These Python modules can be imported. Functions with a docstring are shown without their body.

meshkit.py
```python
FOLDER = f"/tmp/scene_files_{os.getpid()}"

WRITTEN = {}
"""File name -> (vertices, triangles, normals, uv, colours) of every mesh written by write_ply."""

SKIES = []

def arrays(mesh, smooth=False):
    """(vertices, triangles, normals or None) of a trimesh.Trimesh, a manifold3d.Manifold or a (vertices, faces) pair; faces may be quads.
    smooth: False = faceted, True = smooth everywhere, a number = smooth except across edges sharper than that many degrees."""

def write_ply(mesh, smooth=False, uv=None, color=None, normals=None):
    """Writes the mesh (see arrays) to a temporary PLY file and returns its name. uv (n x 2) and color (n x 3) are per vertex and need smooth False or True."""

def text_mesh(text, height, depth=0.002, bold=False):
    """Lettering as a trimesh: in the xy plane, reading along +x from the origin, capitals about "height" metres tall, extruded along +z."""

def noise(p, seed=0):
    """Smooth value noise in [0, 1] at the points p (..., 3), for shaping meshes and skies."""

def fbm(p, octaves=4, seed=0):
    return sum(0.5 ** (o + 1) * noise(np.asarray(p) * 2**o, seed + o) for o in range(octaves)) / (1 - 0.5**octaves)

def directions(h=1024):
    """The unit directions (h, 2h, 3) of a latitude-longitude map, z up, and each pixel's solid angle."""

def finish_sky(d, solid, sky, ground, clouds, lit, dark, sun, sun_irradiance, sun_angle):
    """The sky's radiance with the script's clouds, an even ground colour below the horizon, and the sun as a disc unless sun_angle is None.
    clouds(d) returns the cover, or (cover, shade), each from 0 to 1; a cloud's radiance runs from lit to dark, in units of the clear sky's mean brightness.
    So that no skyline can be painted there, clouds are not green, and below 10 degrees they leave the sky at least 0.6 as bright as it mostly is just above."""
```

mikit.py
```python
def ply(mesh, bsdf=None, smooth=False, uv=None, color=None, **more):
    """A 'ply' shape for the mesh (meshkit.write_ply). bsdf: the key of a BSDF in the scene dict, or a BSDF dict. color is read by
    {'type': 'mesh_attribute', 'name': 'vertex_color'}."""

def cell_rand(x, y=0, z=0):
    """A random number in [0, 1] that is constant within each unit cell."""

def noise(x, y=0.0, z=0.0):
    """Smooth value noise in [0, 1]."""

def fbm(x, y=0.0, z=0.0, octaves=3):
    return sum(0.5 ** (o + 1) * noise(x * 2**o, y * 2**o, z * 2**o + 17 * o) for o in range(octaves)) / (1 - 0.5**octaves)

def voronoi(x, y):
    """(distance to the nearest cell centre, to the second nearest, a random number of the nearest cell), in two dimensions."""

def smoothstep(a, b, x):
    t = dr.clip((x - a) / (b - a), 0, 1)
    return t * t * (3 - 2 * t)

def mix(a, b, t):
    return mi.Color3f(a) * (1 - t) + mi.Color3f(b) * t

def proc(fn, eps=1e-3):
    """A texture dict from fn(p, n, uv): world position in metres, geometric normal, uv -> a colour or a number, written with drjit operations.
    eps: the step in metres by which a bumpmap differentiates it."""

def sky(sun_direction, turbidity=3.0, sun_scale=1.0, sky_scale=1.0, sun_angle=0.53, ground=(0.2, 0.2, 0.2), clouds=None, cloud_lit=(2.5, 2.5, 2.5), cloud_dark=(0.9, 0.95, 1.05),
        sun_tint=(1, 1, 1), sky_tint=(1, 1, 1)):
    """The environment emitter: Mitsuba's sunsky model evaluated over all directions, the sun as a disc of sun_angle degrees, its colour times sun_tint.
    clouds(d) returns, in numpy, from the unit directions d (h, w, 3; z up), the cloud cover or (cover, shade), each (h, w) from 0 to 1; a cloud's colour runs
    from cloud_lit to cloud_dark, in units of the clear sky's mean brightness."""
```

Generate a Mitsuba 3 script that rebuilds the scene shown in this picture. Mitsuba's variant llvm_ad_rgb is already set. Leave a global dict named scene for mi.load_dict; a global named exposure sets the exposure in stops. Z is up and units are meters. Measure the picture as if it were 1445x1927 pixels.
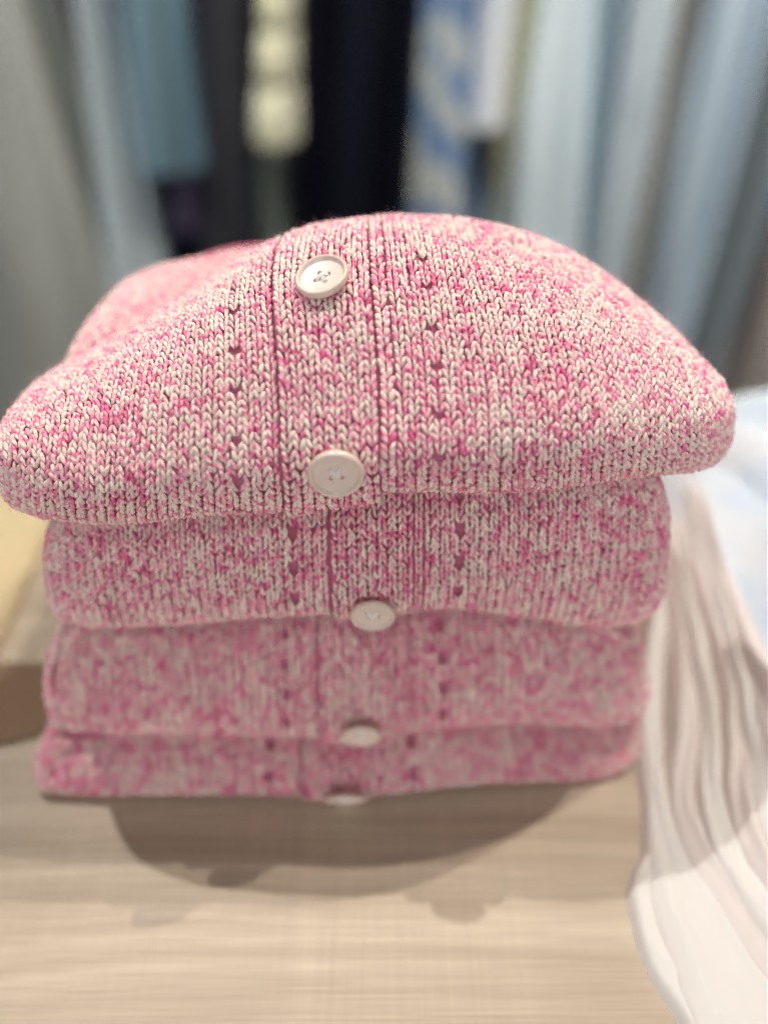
import math, random
import numpy as np, trimesh, mitsuba as mi, drjit as dr, manifold3d as m3
from scipy.interpolate import PchipInterpolator
from scipy.ndimage import gaussian_filter, gaussian_filter1d
import mikit, meshkit
from mikit import noise, fbm, voronoi, cell_rand, smoothstep, mix

T = mi.ScalarTransform4f
rng = np.random.default_rng(7)
scene, labels = {}, {}

# ------------------------------------------------------------------ camera, light, exposure
FPX, PITCH, EYE = 1446.0, math.radians(35.0), np.array([0.0, 0.0, 0.374])   # table top is z = 0
CP, SP = math.cos(PITCH), math.sin(PITCH)
scene['camera'] = {'type': 'thinlens', 'fov': math.degrees(2 * math.atan(722.5 / FPX)), 'fov_axis': 'x',
                   'to_world': T().look_at(origin=EYE.tolist(), target=(EYE + [0, CP, -SP]).tolist(), up=[0, 0, 1]),
                   'aperture_radius': 0.0090, 'focus_distance': 0.332, 'near_clip': 0.02, 'far_clip': 30.0}
exposure = -0.03

SPOTS = [  # x, y, z, radius, colour * radiance, which one : small ceiling spotlights
    (-0.48, 0.80, 1.95, 0.012, (0.98, 0.97, 0.97), 17000.0, 'behind and left of the stack'),
    (0.72, 0.82, 1.95, 0.012, (1.00, 0.93, 0.84), 12500.0, 'behind and right of the stack'),
    (0.45, 0.66, 1.95, 0.012, (1.00, 0.94, 0.86), 10500.0, 'right above the white garment'),
    (0.06, -0.95, 1.95, 0.016, (1.00, 0.97, 0.93), 3000.0, 'over the photographer'),
]
FILL_PANELS = [(-0.9, -2.3, 1.2, 1.0), (0.9, -2.3, 1.2, 1.0), (-1.6, 0.4, 0.8, 1.0), (1.7, 0.4, 0.8, 1.0)]  # unseen overhead panels, added for soft fill: x, y, width, depth
FILL_PANEL_RADIANCE = 0.9
FRONT_FILL = (-1.3, 1.3, -0.25, 1.55, -2.8, (2.85, 3.0, 3.2))   # x0, x1, z0, z1, y, radiance of a fill light added behind the camera


# ------------------------------------------------------------------ helpers
def ray(px, py):
    a, b = (np.asarray(px, float) - 722.5) / FPX, (np.asarray(py, float) - 963.5) / FPX
    return a, CP - SP * b, -(SP + CP * b)


def at_y(px, py, y):
    X, Y, Z = ray(px, py)
    t = np.asarray(y, float) / Y
    return np.stack([X * t, Y * t, EYE[2] + Z * t], -1)


def at_z(px, py, z):
    X, Y, Z = ray(px, py)
    t = (np.asarray(z, float) - EYE[2]) / Z
    return np.stack([X * t, Y * t, EYE[2] + Z * t], -1)


def unit(v):
    return v / np.maximum(np.linalg.norm(v, axis=-1, keepdims=True), 1e-12)


used = {}


def key(name, parent=None):
    full = name if parent is None else parent + '__' + name
    n = used.get(full, 0)
    used[full] = n + 1
    return full if n == 0 else f'{full}_{n:03d}'


def put(k, mesh, bsdf, smooth=True, **more):
    scene[k] = mikit.ply(mesh, bsdf, smooth=smooth, **more)
    return k


def srgb(r, g, b):
    c = np.array([r, g, b], float) / 255
    return np.where(c < 0.04045, c / 12.92, ((c + 0.055) / 1.055) ** 2.4)


def grid_faces(nu, nv, close_u=False):
    i, j = np.meshgrid(np.arange(nu if close_u else nu - 1), np.arange(nv - 1), indexing='ij')
    i2 = (i + 1) % nu
    q = np.stack([i * nv + j, i2 * nv + j, i2 * nv + j + 1, i * nv + j + 1], -1).reshape(-1, 4)
    return np.vstack([q[:, [0, 1, 2]], q[:, [0, 2, 3]]])


def frame(n, up=(0, 0, 1)):
    n = unit(np.asarray(n, float))
    x = unit(np.cross(up, n))
    return x, np.cross(n, x), n


def tube(pts, rad, sides=6, flat=1.0, nrm=None):
    """A closed swept tube; flat < 1 squashes it along nrm."""
    p = np.asarray(pts, float)
    r = np.broadcast_to(rad, (len(p),))
    t = unit(np.gradient(p, axis=0))
    ref = np.array([0, 0, 1.0]) if nrm is None else np.asarray(nrm, float)
    ref = np.where(np.abs(t @ ref)[:, None] > 0.95, [1.0, 0.1, 0], ref)
    a = unit(np.cross(t, ref))
    b = np.cross(a, t)
    ang = np.arange(sides) * 2 * np.pi / sides
    v = p[:, None] + r[:, None, None] * (np.cos(ang)[None, :, None] * a[:, None] + flat * np.sin(ang)[None, :, None] * b[:, None])
    n = len(p)
    i, j = np.meshgrid(np.arange(n - 1), np.arange(sides), indexing='ij')
    j2 = (j + 1) % sides
    q = np.stack([i * sides + j, i * sides + j2, (i + 1) * sides + j2, (i + 1) * sides + j], -1).reshape(-1, 4)
    f = [q[:, [0, 1, 2]], q[:, [0, 2, 3]]]
    v = np.vstack([v.reshape(-1, 3), p[:1], p[-1:]])
    k = np.arange(sides)
    f.append(np.stack([(k + 1) % sides, k, 0 * k + n * sides], 1))
    f.append(np.stack([(n - 1) * sides + k, (n - 1) * sides + (k + 1) % sides, 0 * k + n * sides + 1], 1))
    return trimesh.Trimesh(v, np.vstack(f), process=False)


def join(ms):
    return trimesh.util.concatenate(ms)


def spline(pts, n):
    """Smooth curve through pts, n points evenly spaced."""
    p = np.asarray(pts, float)
    s = np.r_[0, np.cumsum(np.linalg.norm(np.diff(p, axis=0), axis=1))]
    return np.stack([PchipInterpolator(s, p[:, k])(np.linspace(0, s[-1], n)) for k in range(p.shape[1])], 1)


# ------------------------------------------------------------------ materials
def cloth(name, rgb, rough=0.92, sheen=0.25, two=True):
    b = {'type': 'principled', 'base_color': {'type': 'rgb', 'value': [float(x) for x in rgb]}, 'roughness': rough, 'sheen': sheen, 'specular': 0.15}
    scene[name] = {'type': 'twosided', 'bsdf': b} if two else b


scene['yarn'] = {'type': 'twosided', 'bsdf': {'type': 'principled', 'base_color': {'type': 'mesh_attribute', 'name': 'vertex_color'}, 'roughness': 0.85, 'sheen': 0.6, 'sheen_tint': 0.5, 'specular': 0.2}}
cloth('knit_inside', (0.42, 0.12, 0.18), 1.0, 0.1)  # backing of the knit; gap and seam shade is put into its dark colour
scene['button_resin'] = {'type': 'principled', 'base_color': {'type': 'rgb', 'value': [0.68, 0.54, 0.455]}, 'roughness': 0.36, 'specular': 0.4, 'clearcoat': 0.35, 'clearcoat_gloss': 0.85}
cloth('thread_white', (0.85, 0.82, 0.78), 0.5, 0.1)


def wood(p, n, uv):
    x, y = p.x, p.y
    w = fbm(x * 2.5, y * 9.0, 3.0, 3)
    g = fbm(x * 5.0 + 3.0 * w, y * 150.0 + 9.0 * w, p.z * 60.0, 4)
    fine = fbm(x * 30.0, y * 700.0, 1.7, 2)
    broad = smoothstep(0.40, 0.70, fbm(x * 2.0, y * 22.0 + 2.0 * w, 8.0, 3))
    saw = fbm(x * 300.0, y * 9.0, 5.0, 2) * smoothstep(0.45, 0.65, fbm(x * 9.0, y * 6.0, 2.0, 2))
    t = dr.clip(0.60 * (g - 0.36) + 0.34 * fine + 0.16 * broad, 0, 1)
    c = mix((0.55, 0.455, 0.335), (0.25, 0.17, 0.10), t)
    return c * (0.95 + 0.11 * saw)


scene['oak'] = {'type': 'principled', 'base_color': mikit.proc(wood), 'roughness': 0.5, 'specular': 0.35}


# ------------------------------------------------------------------ setting: floor, wall, table
cloth('floor_tile', (0.20, 0.18, 0.16), 0.5, 0)
cloth('wall_paint', (0.35, 0.36, 0.36), 0.9, 0)
put('floor', trimesh.creation.box([6, 6, 0.02], T_ := trimesh.transformations.translation_matrix([0, 1.0, -0.76])), 'floor_tile', False)
labels['floor'] = {'label': 'grey brown shop floor under the clothes rail', 'kind': 'structure', 'category': 'floor'}
put('wall', trimesh.creation.box([7, 0.1, 3.2], trimesh.transformations.translation_matrix([0, 2.75, 0.845])), 'wall_paint', False)
labels['wall'] = {'label': 'plain grey shop wall behind the hanging clothes', 'kind': 'structure', 'category': 'wall'}


def rounded_box(x0, x1, y0, y1, z0, z1, r):
    pts = [trimesh.creation.icosphere(2, r).vertices + c for c in
           [(x, y, z) for x in (x0 + r, x1 - r) for y in (y0 + r, y1 - r) for z in (z0 + r, z1 - r)]]
    return m3.Manifold.hull_points(np.vstack(pts))


tb = 'display_table'
labels[tb] = {'label': 'pale oak grained display table carrying the folded clothes', 'category': 'table'}
put(key('tabletop', tb), rounded_box(-0.75, 0.85, 0.02, 0.68, -0.035, 0.0, 0.002), 'oak', 30)
for x in (-0.70, 0.80):
    for y in (0.07, 0.63):
        put(key('leg', tb), rounded_box(x - 0.025, x + 0.025, y - 0.025, y + 0.025, -0.75, -0.0352, 0.002), 'oak', 30)

# ------------------------------------------------------------------ knitting: every stitch is two plump legs of yarn
CREAM, BLUSH, PINK, DEEP = np.array([0.78, 0.645, 0.56]), np.array([0.79, 0.46, 0.47]), np.array([0.78, 0.25, 0.375]), np.array([0.64, 0.10, 0.23])
WALE, ROW = 0.0046, 0.0033


def yarn_colour(q):
    """0 = cream ... 1 = deep pink"""
    q = q[..., None]
    c = CREAM + (BLUSH - CREAM) * np.clip((q - 0.39) / 0.12, 0, 1)
    c = c + (PINK - c) * np.clip((q - 0.53) / 0.13, 0, 1)
    return c + (DEEP - c) * np.clip((q - 0.66) / 0.16, 0, 1)


def legs_mesh(O, A, B, C, side, col, row, seed, rings=7, sides=6, pinkness=0.0, size=1.0):
    """O origin, A wale vector, B row vector, C unit normal, (n, 3) each; side = -1 or +1."""
    n = len(O)
    r = np.random.default_rng(seed)
    t = np.linspace(0, 1, rings)
    jit = lambda s: r.normal(0, s, (n, 1))  # noqa: E731
    a = side[:, None] * (0.075 + jit(0.025) + (0.355 + jit(0.05)) * t ** 0.85) + jit(0.02)
    b = -0.22 + jit(0.06) + (1.36 + jit(0.09)) * t
    up = np.sin(np.pi * (0.06 + 0.86 * t)) ** 0.8
    c = (0.00125 + jit(0.00022)) * up - 0.0004
    thick = (0.95 + jit(0.09)) * (np.sin(np.pi * (0.035 + 0.93 * t)) ** 0.55) * size
    ph = np.arange(sides) * 2 * np.pi / sides
    wl = np.linalg.norm(A, axis=1, keepdims=True)
    path = O[:, None] + a[..., None] * A[:, None] + b[..., None] * B[:, None] + c[..., None] * C[:, None]
    tang = unit(np.gradient(path, axis=1))
    sidev = unit(np.cross(tang, C[:, None]))
    nv = np.cross(sidev, tang)
    spin = r.uniform(0, 2 * np.pi, (n, 1, 1)) + 2 * np.pi * 1.5 * t[None, :, None]
    ang = ph[None, None]
    ply = np.cos(ang - spin)
    bulge = 1 + 0.24 * (np.abs(ply) - 0.6)
    ra, rc = (0.205 * wl * thick)[..., None] * bulge, (0.00118 * thick)[..., None] * bulge
    V = path[:, :, None] + (ra * np.cos(ang))[..., None] * sidev[:, :, None] + (rc * np.sin(ang))[..., None] * nv[:, :, None]
    # colour of the two plies, running along the yarn (across the row)
    pos = 2.0 * col + 0.5 * (side + 1)
    def run(s, f):
        return meshkit.noise(np.stack([pos * f, row * 37.77, np.full(n, s)], -1))
    broad = meshkit.fbm(np.stack([col * 0.16, row * 0.12, np.full(n, seed * 3.1)], -1), 2)
    base = 0.13 * (broad - 0.5) + pinkness - 0.03
    q1 = 0.45 * r.uniform(0, 1, n) + 0.55 * run(1.0 + seed, 0.9) + base
    q2 = 0.45 * r.uniform(0, 1, n) + 0.55 * run(4.0 + seed, 0.8) + base
    k = np.clip(0.5 + 2.2 * ply, 0, 1)
    along = 0.30 * (meshkit.noise(np.stack(np.broadcast_arrays(t[None] * 3.5, pos[:, None] * 7.3, row[:, None] * 3.1 + seed), -1)) - 0.5)
    Q = q1[:, None, None] * k + q2[:, None, None] * (1 - k) + along[..., None] + r.normal(0, 0.03, V.shape[:3])
    K = yarn_colour(Q) * (1 + jit(0.05)[..., None, None])
    i, j = np.meshgrid(np.arange(rings - 1), np.arange(sides), indexing='ij')
    j2 = (j + 1) % sides
    f4 = np.stack([i * sides + j, i * sides + j2, (i + 1) * sides + j2, (i + 1) * sides + j], -1).reshape(-1, 4)
    m = rings * sides
    F = (f4[None] + (np.arange(n) * m)[:, None, None]).reshape(-1, 4)
    F = np.vstack([F[:, [0, 1, 2]], F[:, [0, 2, 3]]])
    # normals straight from the ellipse, cheaper than averaging faces
    Nn = unit((np.cos(ang) / np.maximum(ra, 1e-6))[..., None] * sidev[:, :, None] + (np.sin(ang) / np.maximum(rc, 1e-6))[..., None] * nv[:, :, None])
    return V.reshape(-1, 3), F, np.clip(K.reshape(-1, 3), 0.01, 0.95), Nn.reshape(-1, 3)


def put_legs(k, parts, bsdf='yarn'):
    off, Vs, Fs, Ks, Ns = 0, [], [], [], []
    for V, F, K, N in parts:
        Vs.append(V); Fs.append(F + off); Ks.append(K); Ns.append(N)
        off += len(V)
    path = meshkit.write_ply((np.vstack(Vs), np.vstack(Fs)), False, None, np.vstack(Ks), normals=np.vstack(Ns))
    scene[k] = {'type': 'ply', 'filename': path, 'face_normals': False, 'bsdf': {'type': 'ref', 'id': bsdf}}
    labels[k] = {'kind': 'stuff'}
    return k


class Sheet:
    """A fine grid S[i, j]: i across the wales, j along them, with lookups by wale position and by row."""

    def __init__(self, S, j0, jmid, close=False, flip=False):
        self.S = S
        nu, nv = S.shape[:2]
        du = np.gradient(S, axis=0)
        dv = np.gradient(S, axis=1)
        N = unit(np.cross(du, dv))
        self.N = -N if flip else N
        L = np.linalg.norm(np.diff(S, axis=1), axis=2)
        s = np.concatenate([np.zeros((nu, 1)), np.cumsum(L, 1)], 1)
        self.s = s - s[:, j0:j0 + 1]
        w = np.linalg.norm(np.diff(S[:, jmid], axis=0), axis=1)
        self.w = np.r_[0, np.cumsum(w)]

    def column(self, x):
        """The wale at distance x along the middle row: (points, normals, arc lengths)."""
        g = np.interp(x, self.w, np.arange(len(self.w)))
        i = min(int(g), len(self.w) - 2)
        f = g - i
        mixf = lambda A: A[i] * (1 - f) + A[i + 1] * f  # noqa: E731
        return mixf(self.S), unit(mixf(self.N)), mixf(self.s)

    def sample(self, x, s):
        P, N, L = self.column(x)
        return np.array([np.interp(s, L, P[:, k]) for k in range(3)]).T, unit(np.array([np.interp(s, L, N[:, k]) for k in range(3)]).T)

    def inner(self, depth, flip=False):
        V = self.S - self.N * depth
        return trimesh.Trimesh(V.reshape(-1, 3), grid_faces(*self.S.shape[:2]), process=False)


def knit(sheet, cols, s0, s1, seed, offs=None, eyelets=(), rings=7, sides=6, pinkness=0.0, row=ROW, smin=None):
    """cols: list of (wale index, position, width). Returns the arrays of all legs by band / panel. eyelets: set of (index, row number)."""
    out = []
    nrow0, nrow1 = int(math.floor(s0 / row)), int(math.ceil(s1 / row))
    rows = np.arange(nrow0, nrow1)
    for k, x, w in cols:
        wob = 0.10 * row * np.sin(k * 1.7 + rows * 0.21) + 0.12 * row * np.sin(k * 0.9)
        ss = rows * row + wob
        P, N, L = sheet.column(x)
        ok = (ss > L[0] + row) & (ss < L[-1] - row)
        ss_, rr = ss[ok], rows[ok]
        if len(ss_) == 0:
            continue
        xj = 0.03 * w
        p, n = sheet.sample(x, ss_)
        pl, _ = sheet.sample(x - w / 2, ss_)
        pr, _ = sheet.sample(x + w / 2, ss_)
        p2, _ = sheet.sample(x, ss_ + row)
        A, B = pr - pl, p2 - p
        A = A - (A * n).sum(1, keepdims=True) * n
        # keep the rows square to the wale
        wide = np.linalg.norm(A, axis=1, keepdims=True)
        A = unit(A - 0.6 * (A * unit(B)).sum(1, keepdims=True) * unit(B)) * wide
        o = p + n * ((0.0 if offs is None else offs(k)) * (1 - np.clip((ss_ - 0.10) / 0.05, 0, 1)))[:, None]
        hole = np.array([(k, int(r_)) in eyelets for r_ in rr])
        for sgn in (-1, 1):
            keep = ~(hole)
            out.append((o[keep], A[keep], B[keep], n[keep], np.full(keep.sum(), float(sgn)), np.full(keep.sum(), float(k)), rr[keep].astype(float)))
    O, A, B, C, s, c, r = (np.concatenate(z) for z in zip(*out))
    return legs_mesh(O, A, B, C, s, c, r, seed, rings, sides, pinkness)


# ------------------------------------------------------------------ buttons
def button_mesh(R):
    prof = np.array([[0, -0.0012], [0.80, -0.0012], [0.95, -0.0006], [1.0, 0.0006], [0.985, 0.0015], [0.95, 0.0021], [0.90, 0.0023], [0.85, 0.0021], [0.80, 0.0013], [0.765, 0.00085], [0.40, 0.0005], [0, 0.0004]])
    prof = np.stack([prof[:, 0] * R, prof[:, 1] * R / 0.011 * 1.05], 1)
    b = m3.CrossSection([prof]).revolve(72)
    for sx in (-1, 1):
        for sy in (-1, 1):
            h = m3.Manifold.cylinder(0.01, 0.00115, 0.00115, 18, True).translate([sx * 0.0021, sy * 0.0021, 0])
            b = b - h
    return b


def local(mesh, o, x, y, n):
    M = np.eye(4)
    M[:3, 0], M[:3, 1], M[:3, 2], M[:3, 3] = x, y, n, o
    return T(M)


def put_button(parent, o, n, R=0.0110, roll=0.0, up=(0, 0, 1)):
    x, y, n = frame(n, up)
    x, y = x * math.cos(roll) + y * math.sin(roll), y * math.cos(roll) - x * math.sin(roll)
    M = local(None, o, x, y, n)
    k = key('button', parent)
    put(k, button_mesh(R), 'button_resin', 25, to_world=M)
    th = []
    for a in (1, -1):
        for d in (-0.0004, 0.0, 0.0004):
            c = np.array([[-0.0019, -a * 0.0019, -0.0004], [-0.0015, -a * 0.0015, 0.0010], [-0.0006, -a * 0.0006, 0.0016], [0.0006, a * 0.0006, 0.0017], [0.0015, a * 0.0015, 0.0010], [0.0019, a * 0.0019, -0.0004]])
            c[:, 0] += d * a; c[:, 1] -= d
            c[:, :2] *= 1.1; c[:, 2] += 0.0002 * (a + 1) + abs(d) * -0.3 - 0.0004
            th.append(tube(spline(c, 14), 0.00027, 6))
    put(key('thread', k), join(th), 'thread_white', True, to_world=M)
    return k, M


# ------------------------------------------------------------------ the top cardigan
def loft(cols, nu=240, nv=320, sm=(4, 5)):
    """cols: (stations, rows, 3) control points -> fine smooth grid."""
    G = np.asarray(cols, float)
    cu = np.r_[0, np.cumsum(np.linalg.norm(np.diff(G[:, 4], axis=0), axis=1))]
    cv = np.r_[0, np.cumsum(np.linalg.norm(np.diff(G, axis=1), axis=2).mean(0))]
    A = PchipInterpolator(cu, G, axis=0)(np.linspace(0, cu[-1], nu))
    A = PchipInterpolator(cv, A, axis=1)(np.linspace(0, cv[-1], nv))
    A = gaussian_filter1d(A, sm[0], axis=0, mode='nearest')
    A = gaussian_filter1d(A, sm[1], axis=1, mode='nearest')
    return A, cv / cv[-1]


FAR = 1.07   # the top cardigan sits a little back from the fold below


def station(pts, tail, under):
    """pts: (px, py, y) from the underside edge up; tail: world offsets from the last; under: world offsets from the first."""
    P = EYE + (at_y(*np.array(pts, float).T) - EYE) * FAR
    return np.vstack([P[0] + np.array(under), P, P[-1] + np.array(tail)])


UND = [(0.0, 0.085, 0.004), (0.0, 0.035, -0.003)]
TOP = [
    station([(20, 915, .300), (6, 885, .285), (-2, 850, .282), (4, 815, .290), (22, 785, .305), (48, 758, .322), (75, 735, .338)], [(.012, .02, -.012), (.02, .07, -.03)], [(.01, .06, .006), (.0, .025, .0)]),
    station([(52, 955, .272), (42, 915, .261), (40, 858, .264), (50, 800, .279), (75, 752, .300), (100, 718, .322), (130, 693, .338)], [(.008, .022, -.014), (.014, .075, -.03)], UND),
    station([(150, 970, .265), (146, 925, .253), (150, 850, .262), (162, 775, .279), (185, 705, .303), (212, 658, .325), (240, 630, .342)], [(.006, .024, -.014), (.010, .08, -.03)], UND),
    station([(320, 967, .262), (318, 915, .250), (322, 810, .262), (330, 705, .280), (345, 620, .304), (365, 565, .328), (385, 537, .346)], [(.004, .026, -.012), (.004, .09, -.03)], UND),
    station([(478, 955, .262), (476, 900, .250), (472, 775, .264), (468, 655, .282), (464, 560, .305), (470, 502, .332), (484, 470, .354)], [(0, .026, -.016), (0, .10, -.04)], UND),
    station([(637, 937, .262), (636, 880, .250), (632, 750, .265), (626, 640, .282), (620, 540, .303), (625, 450, .336), (634, 422, .368)], [(0, .03, -.015), (0, .11, -.05)], UND),
    station([(790, 914, .262), (790, 865, .250), (788, 750, .265), (780, 640, .283), (768, 540, .304), (755, 444, .336), (748, 406, .370)], [(0, .03, -.015), (0, .11, -.05)], UND),
    station([(960, 916, .264), (962, 862, .252), (960, 750, .266), (945, 645, .284), (922, 550, .306), (895, 462, .336), (874, 411, .368)], [(0, .028, -.015), (0, .10, -.05)], UND),
    station([(1120, 900, .270), (1124, 850, .258), (1122, 755, .269), (1102, 655, .288), (1070, 568, .310), (1032, 490, .337), (1005, 440, .365)], [(-.003, .025, -.016), (-.003, .085, -.05)], UND),
    station([(1245, 892, .280), (1258, 855, .269), (1260, 780, .274), (1242, 695, .291), (1208, 620, .311), (1165, 553, .334), (1135, 507, .356)], [(-.006, .024, -.018), (-.01, .08, -.045)], [(0, .06, .012), (0, .03, .0)]),
    station([(1325, 882, .292), (1342, 845, .284), (1347, 795, .285), (1334, 735, .296), (1304, 675, .314), (1262, 622, .333), (1225, 583, .350)], [(-.010, .022, -.012), (-.016, .07, -.03)], [(-.01, .05, .012), (0, .025, .002)]),
    station([(1362, 845, .312), (1380, 810, .309), (1386, 770, .310), (1378, 738, .315), (1352, 705, .325), (1312, 665, .338), (1275, 630, .350)], [(-.014, .018, -.014), (-.024, .06, -.03)], [(-.012, .05, .01), (-.003, .022, .003)]),
]
tk = 'folded_cardigan'
labels[tk] = {'label': 'topmost pink and cream marled cardigan of the stack, puffed up, with two buttons showing', 'category': 'cardigan', 'group': 'pink knitted cardigans folded in a stack'}
S, cv = loft(TOP)
nz = 0.35 * (meshkit.fbm(S * 30.0, 3, 5) - 0.5) + 1.5 * (meshkit.fbm(S * np.array([13.0, 11.0, 9.0]), 2, 21) - 0.5)
sh = Sheet(S, 0, 0)
S = S + sh.N * (nz * 0.0058)[..., None]
J0 = int(np.argmin(np.abs(np.linspace(0, 1, S.shape[1]) - cv[2])))
JM = int(np.argmin(np.abs(np.linspace(0, 1, S.shape[1]) - cv[5])))
top = Sheet(S, J0, JM)


def at_px(sheet, px, py, j=None):
    """Where along the wales (w) and the rows (s) the sheet lies nearest to a picture point."""
    D = sheet.S - EYE
    u, d, f = D[..., 0], -(D[..., 1] * -SP + 0) , D[..., 1] * CP - D[..., 2] * SP
    down = -(D[..., 1] * SP + D[..., 2] * CP)
    X, Y = 722.5 + FPX * u / f, 963.5 + FPX * down / f
    front = (sheet.N * D).sum(-1) < 0
    e = np.hypot(X - px, Y - py) + np.where(front, 0, 400)
    i, j = np.unravel_index(np.argmin(e), e.shape)
    return sheet.w[i], sheet.s[i, j]


def columns(sheet, marks, wale=WALE, gap_=0.0011):
    """Wales over the whole sheet with the button band set off by gaps. marks: (band left, band edge, band right) along w. Returns panel, band, index helper."""
    xl, xe, xr = marks
    band, panel = [], []
    n1 = max(3, round((xe - xl) / wale))
    w1 = (xe - xl) / n1
    for i in range(n1):
        band.append((i, xl + (i + .5) * w1, w1))
    n2 = max(1, round((xr - xe) / wale))
    w2 = (xr - xe) / n2
    under = [(n1 + i, xe + 0.0009 + (i + .5) * w2, w2) for i in range(n2)]
    gap = gap_
    k, x = -1, xl - gap - wale / 2
    while x - wale / 2 > sheet.w[0]:
        panel.append((k, x, wale)); k -= 1; x -= wale
    k, x = n1 + n2, xr + gap + wale / 2
    while x + wale / 2 < sheet.w[-1]:
        panel.append((k, x, wale)); k += 1; x += wale
    return panel, under, band, n1 + n2


def build_knit(parent, sheet, marks, s0, s1, seed, rings, sides, eye_rows, pink=0.0, wale=WALE, row=ROW, lift=0.0030, eye_cols=(-4, 3)):
    panel, under, band, nb = columns(sheet, marks, wale, 0.0015 if pink == 0 else 0.0021)
    eyel = set()
    ks = (eye_cols[0], nb + eye_cols[1])
    for r_ in eye_rows:
        for k in ks:
            eyel.add((k, r_))
            if pink:
                eyel.add((k, r_ + 1))
    put_legs(key('knit_panel', parent), [knit(sheet, panel, s0, s1, seed, None, eyel, rings, sides, pink, row), knit(sheet, under, s0, s1, seed + 1, lambda k: -0.0004, (), rings, sides, pink, row)])
    put_legs(key('button_band', parent), [knit(sheet, band, s0, s1, seed + 2, lambda k: lift, (), rings, sides, pink, row)])
    labels[parent + '__button_band']['label'] = 'upright button band of narrow ribs'
    
    # the backing shows at seams and eyelets, its colour darkened for their shade
    put(key('inner_layer', parent), sheet.inner(0.0010 if pink == 0 else 0.0020), 'knit_inside', True)


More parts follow.
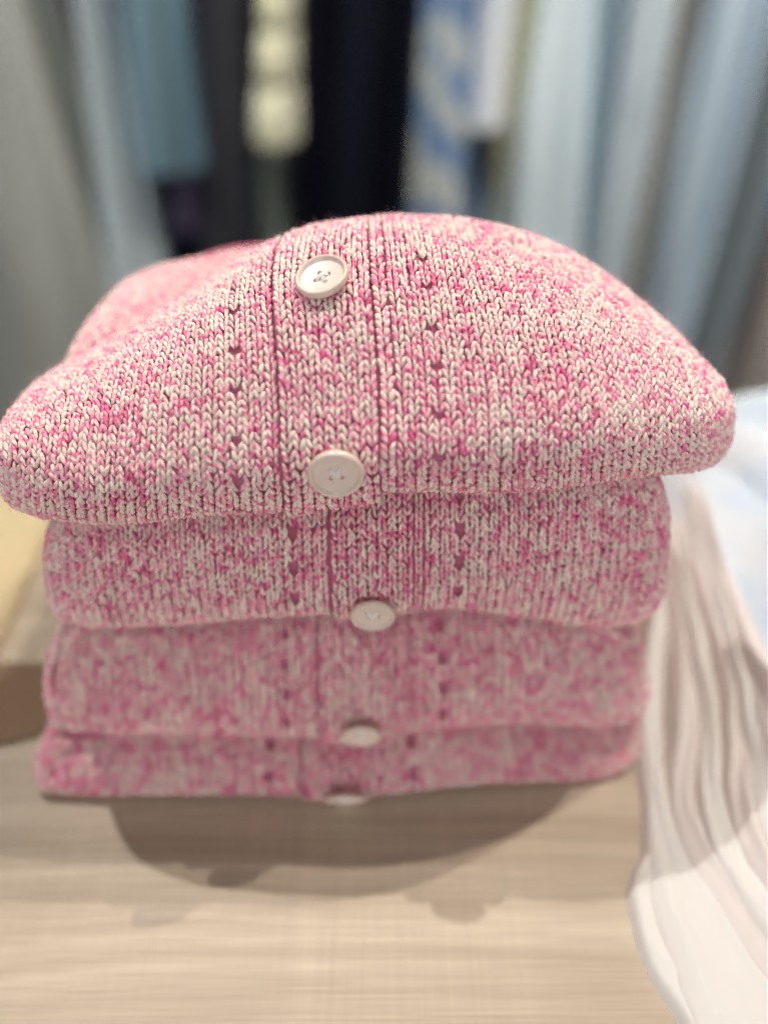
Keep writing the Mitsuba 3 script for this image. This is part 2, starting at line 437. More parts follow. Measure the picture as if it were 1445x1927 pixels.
def fuzz(sheet, x0, x1, s0, s1, n, seed):
    r = np.random.default_rng(seed)
    ms = []
    xs, ss = r.uniform(x0, x1, n), r.uniform(s0, s1, n)
    xs = np.sort(xs)
    P, N = [], []
    for x in np.array_split(np.arange(n), 220):
        p, q = sheet.sample(xs[x].mean(), ss[x])
        P.append(p + r.normal(0, 0.0012, p.shape)); N.append(q)
    P, N = np.vstack(P), np.vstack(N)
    d = unit(N * 0.55 + r.normal(0, 0.6, N.shape))
    e = r.normal(0, 0.5, N.shape)
    L = r.uniform(0.0016, 0.0042, (n, 1))
    t = np.linspace(0, 1, 5)[None, :, None]
    path = (P + N * 0.0012)[:, None] + d[:, None] * L[:, None] * t + (e * L)[:, None] * t ** 2
    tg = unit(np.gradient(path, axis=1))
    a = unit(np.cross(tg, N[:, None] + 0.01)); b = np.cross(tg, a)
    rad = 0.000034 * (1.1 - t)
    ang = np.arange(3) * 2 * np.pi / 3
    V = path[:, :, None] + rad[:, :, None] * (np.cos(ang)[None, None, :, None] * a[:, :, None] + np.sin(ang)[None, None, :, None] * b[:, :, None])
    i, j = np.meshgrid(np.arange(4), np.arange(3), indexing='ij'); j2 = (j + 1) % 3
    f4 = np.stack([i * 3 + j, i * 3 + j2, (i + 1) * 3 + j2, (i + 1) * 3 + j], -1).reshape(-1, 4)
    F = (f4[None] + (np.arange(n) * 15)[:, None, None]).reshape(-1, 4)
    return trimesh.Trimesh(V.reshape(-1, 3), np.vstack([F[:, [0, 1, 2]], F[:, [0, 2, 3]]]), process=False)


cloth('fibre', (0.80, 0.60, 0.58), 0.9, 0.3)
marks = (at_px(top, 530, 800)[0], at_px(top, 713, 800)[0], at_px(top, 737, 800)[0])
build_knit(tk, top, marks, -0.03, 0.27, 11, 8, 7, [2, 8, 13, 19, 24, 30, 35], wale=WALE * 1.05, row=ROW * 1.05)
put(key('loose_fibres', tk), fuzz(top, top.w[0] + .01, top.w[-1] - .01, -0.012, 0.17, 20000, 77), 'fibre', True)
labels[tk + '__loose_fibres'] = {'kind': 'stuff'}
lower = at_y(632, 890, 0.2446 * FAR)
put_button(tk, lower, (0.03, -1, -0.11), R=0.0116, roll=0.1)
w_, s_ = at_px(top, 614, 541)
p_, n_ = top.sample(w_, np.array([s_]))
put_button(tk, p_[0] + n_[0] * 0.0062, unit(np.array([-0.22, -0.42, 0.88])), R=0.0117, roll=0.1)

# white bar of the buttonhole just above the lower button
w_, s_ = at_px(top, 626, 842)
bars = []
for i in range(7):
    q, nn = top.sample(w_, np.array([s_ + (i - 3) * 0.00042]))
    c = q[0] + nn[0] * 0.0040
    bars.append(tube(np.array([c - [0.0019, 0, 0] - nn[0] * 0.0014, c - [0.0010, 0, 0], c + [0.0010, 0, 0.0001], c + [0.0019, 0, 0] - nn[0] * 0.0014]), 0.00022, 5))
put(key('buttonhole', tk), join(bars), 'thread_white')

# the back of the garment rolled up behind the front
RX, RY, RZ = 0.150, 0.13, 0.042
uu, vv = np.meshgrid(np.linspace(-1, 1, 200), np.linspace(-0.5 * np.pi, 1.02 * np.pi, 160), indexing='ij')
prof = np.sqrt(np.clip(1 - np.abs(uu) ** 4.0, 0.0004, 1))
e = 0.8
cx = np.sign(np.cos(vv)) * np.abs(np.cos(vv)) ** e
cz = np.sign(np.sin(vv)) * np.abs(np.sin(vv)) ** e
hump = 0.003 * np.exp(-((uu + 0.15) / 0.5) ** 2)
R_ = np.stack([uu * RX - 0.012, 0.40 - cx * (0.035 + 0.055 * prof) + 0.0, 0.212 + cz * (RZ * prof ** 0.8 + hump) - 0.004 * np.abs(uu) ** 2 - 0.006 * np.clip(-uu * 1.5, 0, 1)], -1)
R_ = R_ + 0.006 * (meshkit.fbm(R_ * 22.0, 2, 3) - 0.5)[..., None]
R_ = EYE + (R_ - EYE) * FAR
rear = Sheet(R_, 40, 80)
cols_ = []
x = rear.w[0] + WALE
k = 0
while x < rear.w[-1] - WALE:
    cols_.append((k, x, WALE)); k += 1; x += WALE
put_legs(key('rolled_back', tk), [knit(rear, cols_, 0.0, 0.16, 31, None, (), 5, 5, 0.02)])
put(key('rolled_back_layer', tk), rear.inner(0.0010), 'knit_inside', True)


# ------------------------------------------------------------------ the three cardigans below
def bolster(front, side_l, side_r, depth, r, lean, pw=2.6, seed=0, slean=0.004):
    """front: (px, py_bottom, py_top, y) left to right. Plan runs left side -> front -> right side. Returns a Sheet."""
    fr = []
    for px, pb, pt, y in front:
        a, b = at_y(px, pb, y), at_y(px, pt, y + lean)
        fr.append([(a[0] + b[0]) / 2, y, a[2], b[2]])
    fr = np.array(fr)
    l, rr = fr[0].copy(), fr[-1].copy()
    rows = []
    for d in (depth, depth * 0.5, 0.05):
        q = l.copy(); q[0] -= side_l; q[1] += d; rows.append(q)
    q = l.copy(); q[0] -= side_l * 0.85; q[1] += 0.012; rows.append(q)
    rows += list(fr)
    q = rr.copy(); q[0] += side_r * 0.85; q[1] += 0.012; rows.append(q)
    for d in (0.05, depth * 0.5, depth):
        q = rr.copy(); q[0] += side_r; q[1] += d; rows.append(q)
    pl = spline(np.array(rows), 420)
    pl = gaussian_filter1d(pl, 3, axis=0, mode='nearest')
    tg = unit(np.gradient(pl[:, :2], axis=0))
    inn = np.stack([-tg[:, 1], tg[:, 0]], 1)
    ph = np.linspace(-np.pi / 2, np.pi / 2, 110)
    pq = np.where(ph < 0, pw + 0.7, pw)
    z = np.sign(np.sin(ph)) * np.abs(np.sin(ph)) ** (2 / pq)
    d = r * np.where(ph < 0, 0.8, 1.0) * (1 - np.abs(np.cos(ph)) ** (2 / pq))
    ext = np.linspace(0.045, 0.0, 22)[:-1]
    z = np.r_[np.full(21, -1.0), z, np.full(21, 1.0)]
    d = np.r_[0.8 * r + ext, d, r + ext[::-1]]
    zc, h = (pl[:, 2] + pl[:, 3]) / 2, (pl[:, 3] - pl[:, 2]) / 2
    Z = zc[:, None] + h[:, None] * z[None]
    ff = np.clip(inn[:, 1:2], 0, 1)
    dd = d[None] + (lean * ff + slean * (1 - ff)) * (z[None] + 1) / 2
    G = np.stack([pl[:, None, 0] + inn[:, None, 0] * dd, pl[:, None, 1] + inn[:, None, 1] * dd, Z], -1)
    sheet = Sheet(G, 40, 76)
    G = G + sheet.N * ((meshkit.fbm(G * 24.0, 3, seed) - 0.5) * 0.0042)[..., None]
    G[..., 2] = np.maximum(G[..., 2], 0.0016)
    return Sheet(G, 40, 76)


LOW = [
    # label, front stations (px, bottom, top, y), sides, lean, marks px (at py), button (px, py, normal, R)
    ('second pink cardigan from the top, its upper edge shaded by the puffed one above',
     [(78, 1194, 925, .283), (300, 1205, 925, .273), (550, 1182, 925, .272), (800, 1173, 895, .273), (1000, 1187, 870, .277), (1228, 1205, 858, .287)],
     0.010, 0.020, 0.018, (625, 775, 790, 1060), (705, 1147), (0.02, -1, -0.22), 4, 41, 0.03),
    ('third pink cardigan from the top, between two thinner folds',
     [(84, 1403, 1162, .270), (350, 1409, 1170, .265), (650, 1416, 1150, .264), (900, 1392, 1140, .268), (1212, 1380, 1168, .280)],
     0.010, 0.012, 0.028, (603, 742, 766, 1280), (682, 1372), (0.02, -1, -0.30), 4, 51, 0.04),
    ('bottom pink cardigan of the stack, lying flat on the oak table',
     [(80, 1514, 1372, .252), (350, 1522, 1376, .2490), (640, 1523, 1382, .2475), (900, 1502, 1360, .2540), (1186, 1470, 1352, .269)],
     0.010, 0.010, 0.026, (573, 694, 716, 1450), (652, 1517), (0.02, -1, -0.55), 3, 61, 0.05),
]
for lab, fr, sl, sr, lean, (ml, me, mr, mpy), (bx, by), bn, er, seed, pink in LOW:
    k = key('folded_cardigan')
    labels[k] = {'label': lab, 'category': 'cardigan', 'group': 'pink knitted cardigans folded in a stack'}
    sheet = bolster(fr, sl, sr, 0.24, 0.026, lean, 2.3 if seed < 61 else 2.1, seed=seed, slean=0.016 if seed < 61 else 0.008)
    mk = tuple(at_px(sheet, m, mpy)[0] for m in (ml, me, mr))
    build_knit(k, sheet, mk, -0.05, 0.14, seed, 6, 6, [3, 8, 13, 18], pink, lift=0.0018)
    w_, s_ = at_px(sheet, bx, by - 6)
    p_, n_ = sheet.sample(w_, np.array([s_]))
    put_button(k, p_[0] + np.array([0, -0.0062 if seed < 61 else -0.0045, 0.0005 if seed < 61 else 0.003]), bn, roll=0.3)
    # the hidden heart of the fold
    c = sheet.S[:, -1].mean(0)
    x0, x1 = sheet.S[:, 76, 0].min() + .035, sheet.S[:, 76, 0].max() - .035
    y0, y1 = sheet.S[:, 76, 1].min() + .04, sheet.S[:, 76, 1].max()
    zlo, zhi = np.median(sheet.S[..., 2].min(1)) + .003, np.median(sheet.S[..., 2].max(1)) - .003
    put(key('folded_core', k), rounded_box(x0, x1, y0, y1, zlo, zhi, 0.008), 'knit_inside', 40)

# ------------------------------------------------------------------ white top and cream ties at the right, tan knit at the left


def faint_print(p, n, uv):
    q = fbm(p.x * 22.0, p.y * 22.0, p.z * 22.0, 3)
    return mix((0.61, 0.635, 0.65), (0.53, 0.60, 0.66), smoothstep(0.40, 0.66, q))


scene['white_cotton'] = {'type': 'twosided', 'bsdf': {'type': 'principled', 'base_color': mikit.proc(faint_print), 'roughness': 0.85, 'sheen': 0.2, 'specular': 0.2}}
cloth('cream_cotton', (0.66, 0.625, 0.575), 0.8, 0.2)
cloth('blush_cotton', (0.64, 0.57, 0.525), 0.8, 0.2)
cloth('tan_knit', (0.56, 0.45, 0.26), 0.9, 0.2)


def pillow(cx, cy, hx, hy, zt, seed, amp, freq, pw=3.0, rot=0.0, n=170, dir_=(1, 0.3), tilt=(0, 0)):
    u, v = np.meshgrid(np.linspace(-1, 1, n), np.linspace(-1, 1, n), indexing='ij')
    rr = (np.abs(u) ** pw + np.abs(v) ** pw)
    prof = np.clip(1 - rr, 0, 1) ** 0.42
    # map the square onto the superellipse
    m = np.maximum(np.abs(u), np.abs(v))
    k = np.where(m > 0, m / np.maximum(rr, 1e-9) ** (1 / pw), 1)
    U, V = u * k, v * k
    prof = np.clip(1 - (np.abs(U) ** pw + np.abs(V) ** pw), 0, 1) ** 0.40
    X, Y = U * hx, V * hy
    c, s = math.cos(rot), math.sin(rot)
    x, y = cx + X * c - Y * s, cy + X * s + Y * c
    w = meshkit.fbm(np.stack([x * freq, y * freq * 0.4, 0 * x], -1), 4, seed) - 0.5
    fold = np.abs(np.sin((x * dir_[0] + y * dir_[1]) * 40 + 5 * w)) ** 0.6 - 0.6
    z = prof * (zt + amp * (1.6 * w + 0.35 * fold) + tilt[0] * U + tilt[1] * V) + 0.002
    topm = np.stack([x, y, z], -1)
    bot = np.stack([x, y, np.full_like(x, 0.0015)], -1)
    g = np.concatenate([topm.reshape(-1, 3), bot.reshape(-1, 3)])
    f = grid_faces(n, n)
    return trimesh.Trimesh(g, np.vstack([f, f[:, ::-1] + n * n]), process=False)


k = 'white_top'
labels[k] = {'label': 'puffy white folded garment lying on the table at the right of the cardigan stack', 'category': 'folded clothes'}
put(k, pillow(0.435, 0.415, 0.22, 0.235, 0.090, 5, 0.026, 14.0, 3.2, 0.06, tilt=(0.0, 0.016)), 'white_cotton')


def strip(pts, seed, flat=0.35, n=90, sides=28):
    """A folded band of cloth lying along the table: (px, py, z, half width in metres)."""
    a = np.array(pts, float)
    P = np.array([at_z(p[0], p[1], p[2]) for p in a])
    c = spline(np.c_[P, a[:, 3]], n)
    c = gaussian_filter1d(c, 2.0, axis=0, mode='nearest')
    p, hw = c[:, :3], c[:, 3]
    t = unit(np.gradient(p, axis=0))
    side = unit(np.cross(t, [0, 0, 1.0]))
    up = np.cross(side, t)
    ang = np.arange(sides) * 2 * np.pi / sides
    q = np.sign(np.cos(ang)) * np.abs(np.cos(ang)) ** 0.8
    s = np.sin(ang)
    uu = np.linspace(0, 1, n)
    nzv = meshkit.fbm(np.stack(np.broadcast_arrays(q[None] * 1.7 + seed, uu[:, None] * 5.0, s[None] * 0.6), -1), 3, seed) - 0.5
    crease = 0.25 * np.sin(q[None] * 6.0 + 2.5 * np.sin(uu[:, None] * 5 + seed)) * (s[None] > 0)
    V = p[:, None] + (hw[:, None] * q[None])[..., None] * side[:, None] + (hw[:, None] * flat * (s[None] * (1 + 0.8 * nzv) + crease * np.abs(s[None])))[..., None] * up[:, None]
    V[..., 2] = np.maximum(V[..., 2], 0.0015 + 0.0004 * seed % 0.002)
    V = V.reshape(-1, 3)
    f = grid_faces(n, sides)
    i = np.arange(n - 1)
    q4 = np.stack([i * sides + sides - 1, (i + 1) * sides + sides - 1, (i + 1) * sides, i * sides], 1)
    f = np.vstack([f, q4[:, [0, 1, 2]], q4[:, [0, 2, 3]]])
    e0, e1 = len(V), len(V) + 1
    V = np.vstack([V, p[:1], p[-1:]])
    j = np.arange(sides)
    f = np.vstack([f, np.stack([(j + 1) % sides, j, 0 * j + e0], 1)[:, ::-1], np.stack([(n - 1) * sides + j, (n - 1) * sides + (j + 1) % sides, 0 * j + e1], 1)[:, ::-1]])
    return trimesh.Trimesh(V, f, process=False)


k = 'cream_garment'
labels[k] = {'label': 'cream and blush garment with gathered folds and loose ties spilling over the table', 'category': 'folded clothes'}


def folds(ridges, x0, x1, y0, y1, step=0.0012):
    """A gathered cloth on the table: every fold runs along (px, py, half width in px, height); neighbouring folds meet in creases."""
    X, Y = np.meshgrid(np.arange(x0, x1, step), np.arange(y0, y1, step), indexing='ij')
    H = np.full_like(X, -0.004)
    wx = 0.004 * (meshkit.fbm(np.stack([X * 45, Y * 45, 0 * X], -1), 3, 2) - 0.5)
    for rd in ridges:
        a = np.array(rd, float)
        P = at_z(a[:, 0], a[:, 1], a[:, 3] * 0.6)
        E = np.linalg.norm(P - EYE, axis=1)
        c = spline(np.c_[P[:, :2], a[:, 2] / FPX * E, a[:, 3]], 160)
        c = gaussian_filter1d(c, 4, axis=0, mode='nearest')
        best, hv, sd = np.full(X.shape, 9.0), np.zeros_like(X), np.zeros_like(X)
        tg = unit(np.gradient(c[:, :2], axis=0))
        ln = np.linspace(0, 1, len(c))
        sv = np.zeros_like(X)
        for q, g, l in zip(c, tg, ln):
            ex, ey = X + wx - q[0], Y + wx - q[1]
            d = np.hypot(ex, ey) / q[2]
            m = d < best
            best[m], hv[m], sv[m] = d[m], q[3], l
            sd[m] = ((ex * g[1] - ey * g[0]) / q[2])[m]
        ph = len(rd) + rd[0][0] * 0.37
        prof = np.clip(1 - best ** 2, 0, 1) ** 0.36 * (0.84 + 0.10 * sd + 0.09 * np.sin(5.5 * sd + ph + 3.0 * np.sin(sv * 7 + ph)) + 0.035 * np.sin(13 * sd + 2 * ph + 5 * sv))
        H = np.maximum(H, np.where(best < 1, hv * prof, np.maximum(-0.012 * (best - 1), -0.004)))
    H = gaussian_filter(H, 0.9)
    H = H * (1 + 0.10 * (meshkit.fbm(np.stack([X * 60, Y * 25, 0 * X], -1), 3, 8) - 0.5))
    n, m = X.shape
    f = grid_faces(n, m)
    keep = (H.ravel()[f] > -0.0015).any(1)
    V = np.stack([X, Y, H + 0.0006], -1).reshape(-1, 3)
    mesh = trimesh.Trimesh(V, f[keep], process=False)
    mesh.remove_unreferenced_vertices()
    return mesh


FOLDS = [
    [(1236, 880, 16, .040), (1240, 1150, 22, .026), (1226, 1300, 24, .018), (1224, 1420, 24, .012), (1246, 1520, 27, .010), (1262, 1600, 44, .010), (1305, 1700, 76, .011), (1375, 1830, 92, .011), (1450, 1970, 104, .011)],
    [(1232, 1630, 26, .008), (1206, 1690, 19, .008), (1224, 1770, 21, .007), (1280, 1860, 23, .007), (1345, 1970, 25, .007)],
    [(1246, 880, 14, .046), (1262, 1080, 20, .036), (1285, 1250, 26, .026), (1294, 1440, 30, .017), (1284, 1520, 26, .014), (1314, 1580, 42, .015), (1378, 1680, 46, .014), (1455, 1790, 52, .014), (1550, 1910, 58, .014)],
    [(1256, 880, 12, .052), (1280, 1060, 18, .043), (1320, 1230, 24, .032), (1342, 1360, 27, .024), (1340, 1480, 26, .020), (1352, 1570, 34, .019), (1405, 1660, 42, .018), (1490, 1770, 46, .018)],
    [(1264, 880, 12, .058), (1300, 1060, 18, .050), (1356, 1240, 25, .038), (1390, 1380, 30, .030), (1398, 1500, 32, .025), (1420, 1590, 40, .024), (1480, 1680, 46, .022), (1560, 1780, 50, .022)],
    [(1272, 880, 12, .066), (1325, 1080, 20, .058), (1392, 1260, 26, .046), (1440, 1420, 34, .036), (1462, 1540, 44, .030), (1530, 1680, 55, .028)],
    [(1280, 880, 12, .074), (1350, 1080, 20, .066), (1440, 1300, 32, .052), (1500, 1480, 46, .042), (1560, 1640, 58, .036)],
]
for i, rd in enumerate(FOLDS):
    put(key('gathered_fold', k), folds([rd], 0.11, 0.46, 0.08, 0.50), 'blush_cotton' if i in (2, 4, 6) else 'cream_cotton')

k = 'tan_top'
labels[k] = {'label': 'flat tan folded garment on the table behind the left side of the stack', 'category': 'folded clothes'}
put(k, pillow(-0.452, 0.46, 0.185, 0.17, 0.016, 9, 0.006, 12.0, 6.0, 0.10), 'tan_knit')

k = 'table_shade_patch'  # thin dark pillow laid down as the table shade beside the stack
labels[k] = {'label': 'flat dark brown patch standing in for the shade on the table at the left edge beside the stack', 'category': 'scarf'}
cloth('shade_brown', (0.19, 0.125, 0.075), 0.95, 0.2)
put(k, pillow(-0.285, 0.318, 0.090, 0.034, 0.005, 4, 0.003, 16.0, 4.0, 0.12), 'shade_brown')

# ------------------------------------------------------------------ clothes on the rail behind
rail = 'clothes_rail'
labels[rail] = {'label': 'steel clothes rail on two posts holding the row of hanging clothes', 'category': 'clothes rail'}
scene['steel'] = {'type': 'roughconductor', 'material': 'Cr', 'alpha': 0.25}
RZ_ = 0.80
put(key('bar', rail), tube(np.array([[-2.0, 1.75, RZ_], [2.0, 1.75, RZ_]]), 0.014, 16), 'steel', 40)
for x in (-2.0, 2.0):
    put(key('post', rail), tube(np.array([[x, 1.75, -0.749], [x, 1.75, RZ_]]), 0.014, 16), 'steel', 40)


def hang(name, label, cat, m, y, top_, bot, py1, zb=None, depth=0.42, pleats=3, amp=0.10, seed=0, tiers=None, parent=None):
    """top_, bot = (left px, right px) in the picture at py 0 and at py1, on the plane at distance y; zb = height of the hem (None: hem at py1)."""
    y = y * 1.45
    tl, tr = at_y(top_[0], 0, y), at_y(top_[1], 0, y)
    bl, br = at_y(bot[0], py1, y), at_y(bot[1], py1, y)
    zt, z1 = tl[2], bl[2]
    zb = z1 if zb is None else zb
    ztop = RZ_ - 0.05
    z = np.linspace(zb, ztop, 46)
    f = (z - z1) / (zt - z1)
    fc = np.clip(f, -1.0, 1.5)
    L, R = bl[0] + (tl[0] - bl[0]) * fc, br[0] + (tr[0] - br[0]) * fc
    c, hw = (L + R) / 2, np.maximum((R - L) / 2, 0.012)
    sh_ = np.clip((ztop - z) / 0.10, 0, 1) ** 0.5
    ang = np.linspace(0, 2 * np.pi, 96, endpoint=False)
    q = np.sign(np.cos(ang)) * np.abs(np.cos(ang)) ** 0.6
    s = np.sign(np.sin(ang)) * np.abs(np.sin(ang)) ** 0.6
    wav = 1 + amp * np.sin(ang[None] * pleats * 2 + 0.6 * np.sin(z[:, None] * 7 + seed) + seed) + amp * 0.7 * np.sin(ang[None] * (pleats * 2 + 3) + seed * 2.3)
    fall = 0.55 + 0.45 * np.clip((ztop - z) / 0.5, 0, 1)
    X = c[:, None] + hw[:, None] * q[None] * (1 + (wav - 1) * fall[:, None])
    Y = y + depth / 2 + depth / 2 * s[None] * (0.30 + 0.70 * sh_[:, None]) * wav
    if tiers:
        for a_, b_ in tiers:
            pass
    V = np.stack([X, Y, np.broadcast_to(z[:, None], X.shape)], -1)
    n, ns = V.shape[:2]
    V[0, :, 2] += 0.006 * np.sin(ang * pleats * 2 + seed)
    f_ = grid_faces(n, ns)
    i = np.arange(n - 1)
    q4 = np.stack([i * ns + ns - 1, (i + 1) * ns + ns - 1, (i + 1) * ns, i * ns], 1)
    f_ = np.vstack([f_, q4[:, [0, 1, 2]], q4[:, [0, 2, 3]]])
    tc = V[-1].mean(0); W = np.vstack([V.reshape(-1, 3), tc])
    j = np.arange(ns)
    f_ = np.vstack([f_, np.stack([(n - 1) * ns + j, (n - 1) * ns + (j + 1) % ns, 0 * j + len(W) - 1], 1)])
    k = key(name, parent)
    put(k, trimesh.Trimesh(W, f_, process=False), m)
    if parent is None:
        labels[k] = {'label': label, 'category': cat, 'group': 'clothes hanging on the rail behind the stack'}
    return k


def paint(name, r, g, b, gain=1.0):
    cloth(name, np.clip(srgb(r, g, b) * gain, 0.003, 0.85), 0.9, 0.15)


GB = 1.8
for nm, c in dict(sage=(120, 121, 115), soot=(22, 22, 18), pale_grey=(142, 150, 152), slate_teal=(78, 98, 106), ink=(14, 26, 36), mauve=(72, 64, 84), charcoal=(42, 42, 46),
                  moss=(88, 96, 88), midnight=(7, 8, 18), chalk=(190, 197, 203), olive=(140, 139, 116), silver=(172, 181, 186), slate=(114, 127, 135), dove=(158, 164, 166),
                  taupe=(104, 99, 91), mist=(138, 150, 158), iron=(100, 107, 110), blue=(48, 74, 130), sand=(140, 132, 128), cream_knit=(216, 215, 182)).items():
    paint(nm, *c, GB)
cloth('cream_knit', (0.90, 0.88, 0.66)); cloth('chalk', (0.86, 0.89, 0.92))


def print_(p, n, uv):
    a, b, r = voronoi(p.x * 21.0 + p.y * 2.0 + 3.0, p.z * 16.0)
    c = mix((0.60, 0.62, 0.58), (0.22, 0.33, 0.50), smoothstep(0.60, 0.66, r))
    c = dr.select(r < 0.22, mi.Color3f(0.22, 0.28, 0.32), c)
    return c


scene['print_cloth'] = {'type': 'twosided', 'bsdf': {'type': 'principled', 'base_color': mikit.proc(print_), 'roughness': 0.9}}
LOWZ = -0.45
H = [
    ('coat', 'wide sage grey coat hanging at the far left edge', 'coat', 'sage', .92, (-230, 12), (-190, 150), 480, LOWZ, 4),
    ('coat', 'black olive coat in the gap beside the sage grey coat', 'coat', 'soot', 1.06, (10, 130), (110, 215), 400, LOWZ, 3),
    ('trousers', 'narrow pale grey trousers leaning between the black coat and the teal top', 'trousers', 'pale_grey', .97, (116, 186), (190, 282), 500, LOWZ, 2),
    ('blouse', 'slate teal blouse ending above a navy dress', 'blouse', 'slate_teal', .98, (205, 338), (232, 384), 325, None, 2),
    ('dress', 'dark ink blue dress behind the slate teal blouse', 'dress', 'ink', 1.06, (180, 390), (230, 400), 450, LOWZ, 3),
    ('scarf', 'dusky mauve scarf end under the slate teal blouse', 'scarf', 'mauve', 1.03, (322, 372), (322, 372), 440, None, 1),
    ('trousers', 'charcoal trousers beside the cream tiered top', 'trousers', 'charcoal', 1.0, (362, 470), (374, 486), 450, LOWZ, 2),
    ('skirt', 'moss grey skirt below the cream tiered top', 'skirt', 'moss', 1.03, (474, 548), (472, 545), 430, LOWZ, 2),
    ('dress', 'wide near black midnight dress in the middle', 'dress', 'midnight', .99, (548, 800), (545, 775), 420, LOWZ, 4),
    ('dress', 'patterned dress of blue, white and grey patches', 'dress', 'print_cloth', 0.99, (790, 905), (762, 900), 420, LOWZ, 3),
    ('scarf', 'bright chalk white scarf hanging in front of the patterned dress', 'scarf', 'chalk', .93, (914, 978), (888, 950), 248, None, 1),
    ('jacket', 'olive beige jacket edge behind the white scarf', 'jacket', 'olive', 1.02, (955, 1045), (925, 1010), 420, LOWZ, 2),
    ('dress', 'wide silver grey dress right of the olive jacket', 'dress', 'silver', .98, (1015, 1140), (935, 1120), 430, LOWZ, 4),
    ('shirt', 'slate blue shirt between two pale grey dresses', 'shirt', 'slate', 1.0, (1105, 1225), (1080, 1180), 450, LOWZ, 3),
    ('dress', 'dove grey dress beside a taupe belt of cloth', 'dress', 'dove', .97, (1190, 1300), (1125, 1200), 470, LOWZ, 3),
    ('trousers', 'slim taupe trousers between the dove grey and the misty blue dress', 'trousers', 'taupe', .98, (1300, 1338), (1185, 1245), 450, LOWZ, 1),
    ('dress', 'misty blue grey dress right of the taupe trousers', 'dress', 'mist', .97, (1330, 1470), (1235, 1335), 520, LOWZ, 4),
    ('coat', 'iron grey coat right of the misty blue dress', 'coat', 'iron', 1.0, (1460, 1580), (1325, 1420), 540, LOWZ, 3),
    ('shirt', 'royal blue shirt at the far right edge', 'shirt', 'blue', 1.0, (1560, 1620), (1418, 1500), 400, None, 2),
    ('coat', 'sand beige coat at the far right edge below the blue shirt', 'coat', 'sand', 1.06, (1500, 1750), (1370, 1560), 640, LOWZ, 3),
]
for i, (nm, lab, cat, m, y, a, b, p1, zb, pl) in enumerate(H):
    hang(nm, lab, cat, m, y, a, b, p1, zb, pleats=pl, seed=i)

# cream tiered top: three gathered tiers
k = 'tiered_top'
labels[k] = {'label': 'cream top of gathered tiers between the charcoal trousers and the midnight dress', 'category': 'top', 'group': 'clothes hanging on the rail behind the stack'}
for l0, r0, l1, r1, p0, p1 in ((472, 548, 470, 548, -420, -50), (472, 546, 470, 546, -45, 54), (468, 548, 464, 550, 60, 160), (462, 552, 458, 558, 168, 286)):
    ql, qr, bl, br = at_y(l0, p0, 1.34), at_y(r0, p0, 1.34), at_y(l1, p1, 1.34), at_y(r1, p1, 1.34)
    z = np.linspace(bl[2], ql[2], 16)
    f = np.linspace(0, 1, 16)
    ang = np.linspace(0, 2 * np.pi, 72, endpoint=False)
    bul = 0.88 + 0.12 * np.sin(np.pi * np.clip(0.12 + 0.86 * (1 - f), 0, 1)) ** 0.5
    hw = ((br[0] - bl[0]) * (1 - f) + (qr[0] - ql[0]) * f) / 2 * bul
    cx_ = ((br[0] + bl[0]) * (1 - f) + (qr[0] + ql[0]) * f) / 2
    wv = 1 + 0.07 * np.sin(ang * 9)
    X = cx_[:, None] + hw[:, None] * np.cos(ang)[None] * wv
    Y = 1.52 + 0.18 * bul[:, None] * np.sin(ang)[None] * wv
    V = np.stack([X, Y, np.broadcast_to(z[:, None], X.shape)], -1).reshape(-1, 3)
    ff = grid_faces(16, 72); i = np.arange(15)
    q4 = np.stack([i * 72 + 71, (i + 1) * 72 + 71, (i + 1) * 72, i * 72], 1)
    put(key('tier', k), trimesh.Trimesh(V, np.vstack([ff, q4[:, [0, 1, 2]], q4[:, [0, 2, 3]]]), process=False), 'cream_knit')

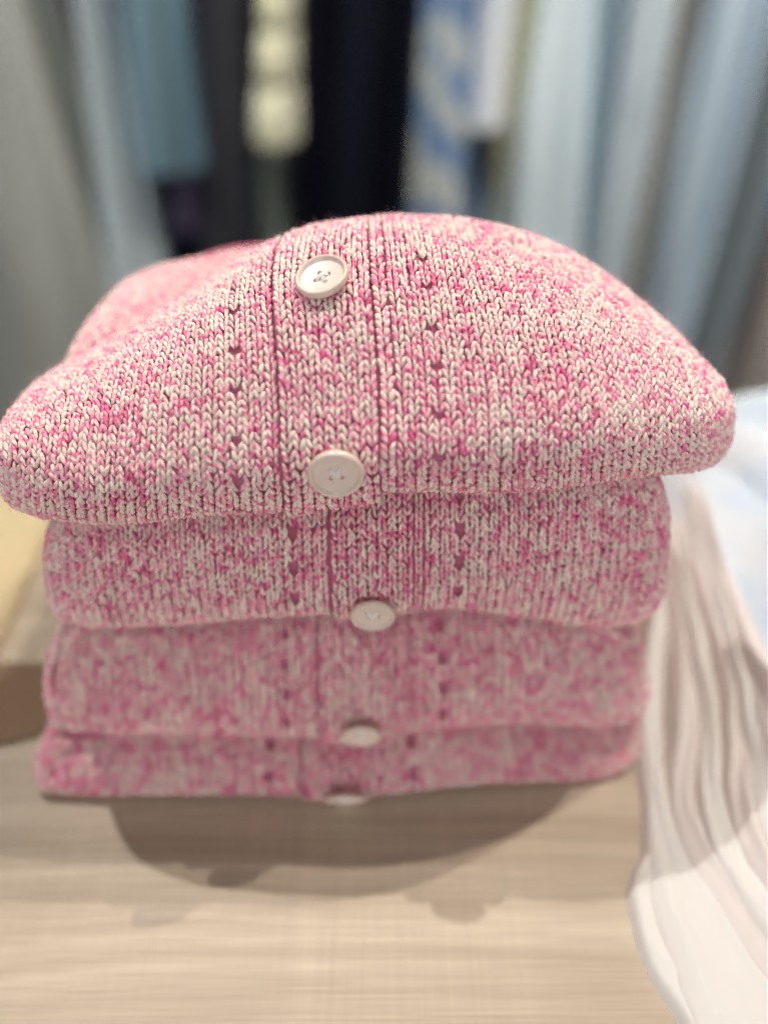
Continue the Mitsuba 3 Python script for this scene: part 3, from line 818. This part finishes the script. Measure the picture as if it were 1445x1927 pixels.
# ------------------------------------------------------------------ ceiling spotlights out of the picture, and the added fill panels
scene['lamp_shell'] = {'type': 'twosided', 'bsdf': {'type': 'principled', 'base_color': {'type': 'rgb', 'value': [0.7, 0.7, 0.7]}, 'roughness': 0.5}}
for x, y, z, r, c, L, where in SPOTS:
    k = key('ceiling_spotlight')
    labels[k] = {'label': 'small round ceiling spotlight ' + where, 'category': 'lamp', 'group': 'ceiling spotlights'}
    a = np.arange(24) * 2 * np.pi / 24
    ring = np.stack([x + r * np.cos(a), y + r * np.sin(a), 0 * a + z], 1)
    v = np.vstack([ring, [[x, y, z]]]); i = np.arange(24)
    scene[k + '__bulb'] = {**mikit.ply((v, np.stack([(i + 1) % 24, i, 0 * i + 24], 1)), 'lamp_shell'), 'emitter': {'type': 'area', 'radiance': {'type': 'rgb', 'value': [float(L * q) for q in c]}}}
    put(k + '__housing', tube(np.array([[x, y, z + 0.003], [x, y, z + 0.12]]), r * 1.25, 24), 'lamp_shell', 40)
for x, y, w, d in FILL_PANELS:
    k = key('added_fill_panel')
    labels[k] = {'label': 'large unseen fill panel added ' + ('front' if y < 0 else 'side') + ' of the table on the ' + ('left' if x < 0 else 'right'), 'category': 'lamp', 'group': 'added overhead fill panels'}
    z = 2.05
    v = np.array([[x - w / 2, y - d / 2, z], [x + w / 2, y - d / 2, z], [x + w / 2, y + d / 2, z], [x - w / 2, y + d / 2, z]])
    scene[k + '__diffuser'] = {**mikit.ply((v, np.array([[0, 2, 1], [0, 3, 2]])), 'lamp_shell'), 'emitter': {'type': 'area', 'radiance': {'type': 'rgb', 'value': [FILL_PANEL_RADIANCE * q for q in (0.93, 0.97, 1.0)]}}}
    put(k + '__tray', rounded_box(x - w / 2 - .01, x + w / 2 + .01, y - d / 2 - .01, y + d / 2 + .01, z + 0.003, z + 0.05, 0.005), 'lamp_shell', 30)

x0, x1, z0, z1, y, c = FRONT_FILL
k = 'front_fill_light'  # glowing sheet added as low fill for the upright faces
labels[k] = {'label': 'unseen glowing sheet added behind the photographer to brighten the front faces', 'category': 'fill_light'}
v = np.array([[x0, y, z0], [x1, y, z0], [x1, y, z1], [x0, y, z1]])
scene[k + '__glow_sheet'] = {**mikit.ply((v, np.array([[0, 2, 1], [0, 3, 2]])), 'lamp_shell'), 'emitter': {'type': 'area', 'radiance': {'type': 'rgb', 'value': list(c)}}}
put(k + '__frame', rounded_box(x0 - .06, x1 + .06, y - .08, y - .004, z0 - .06, z1 + .06, 0.01), 'lamp_shell', 30)
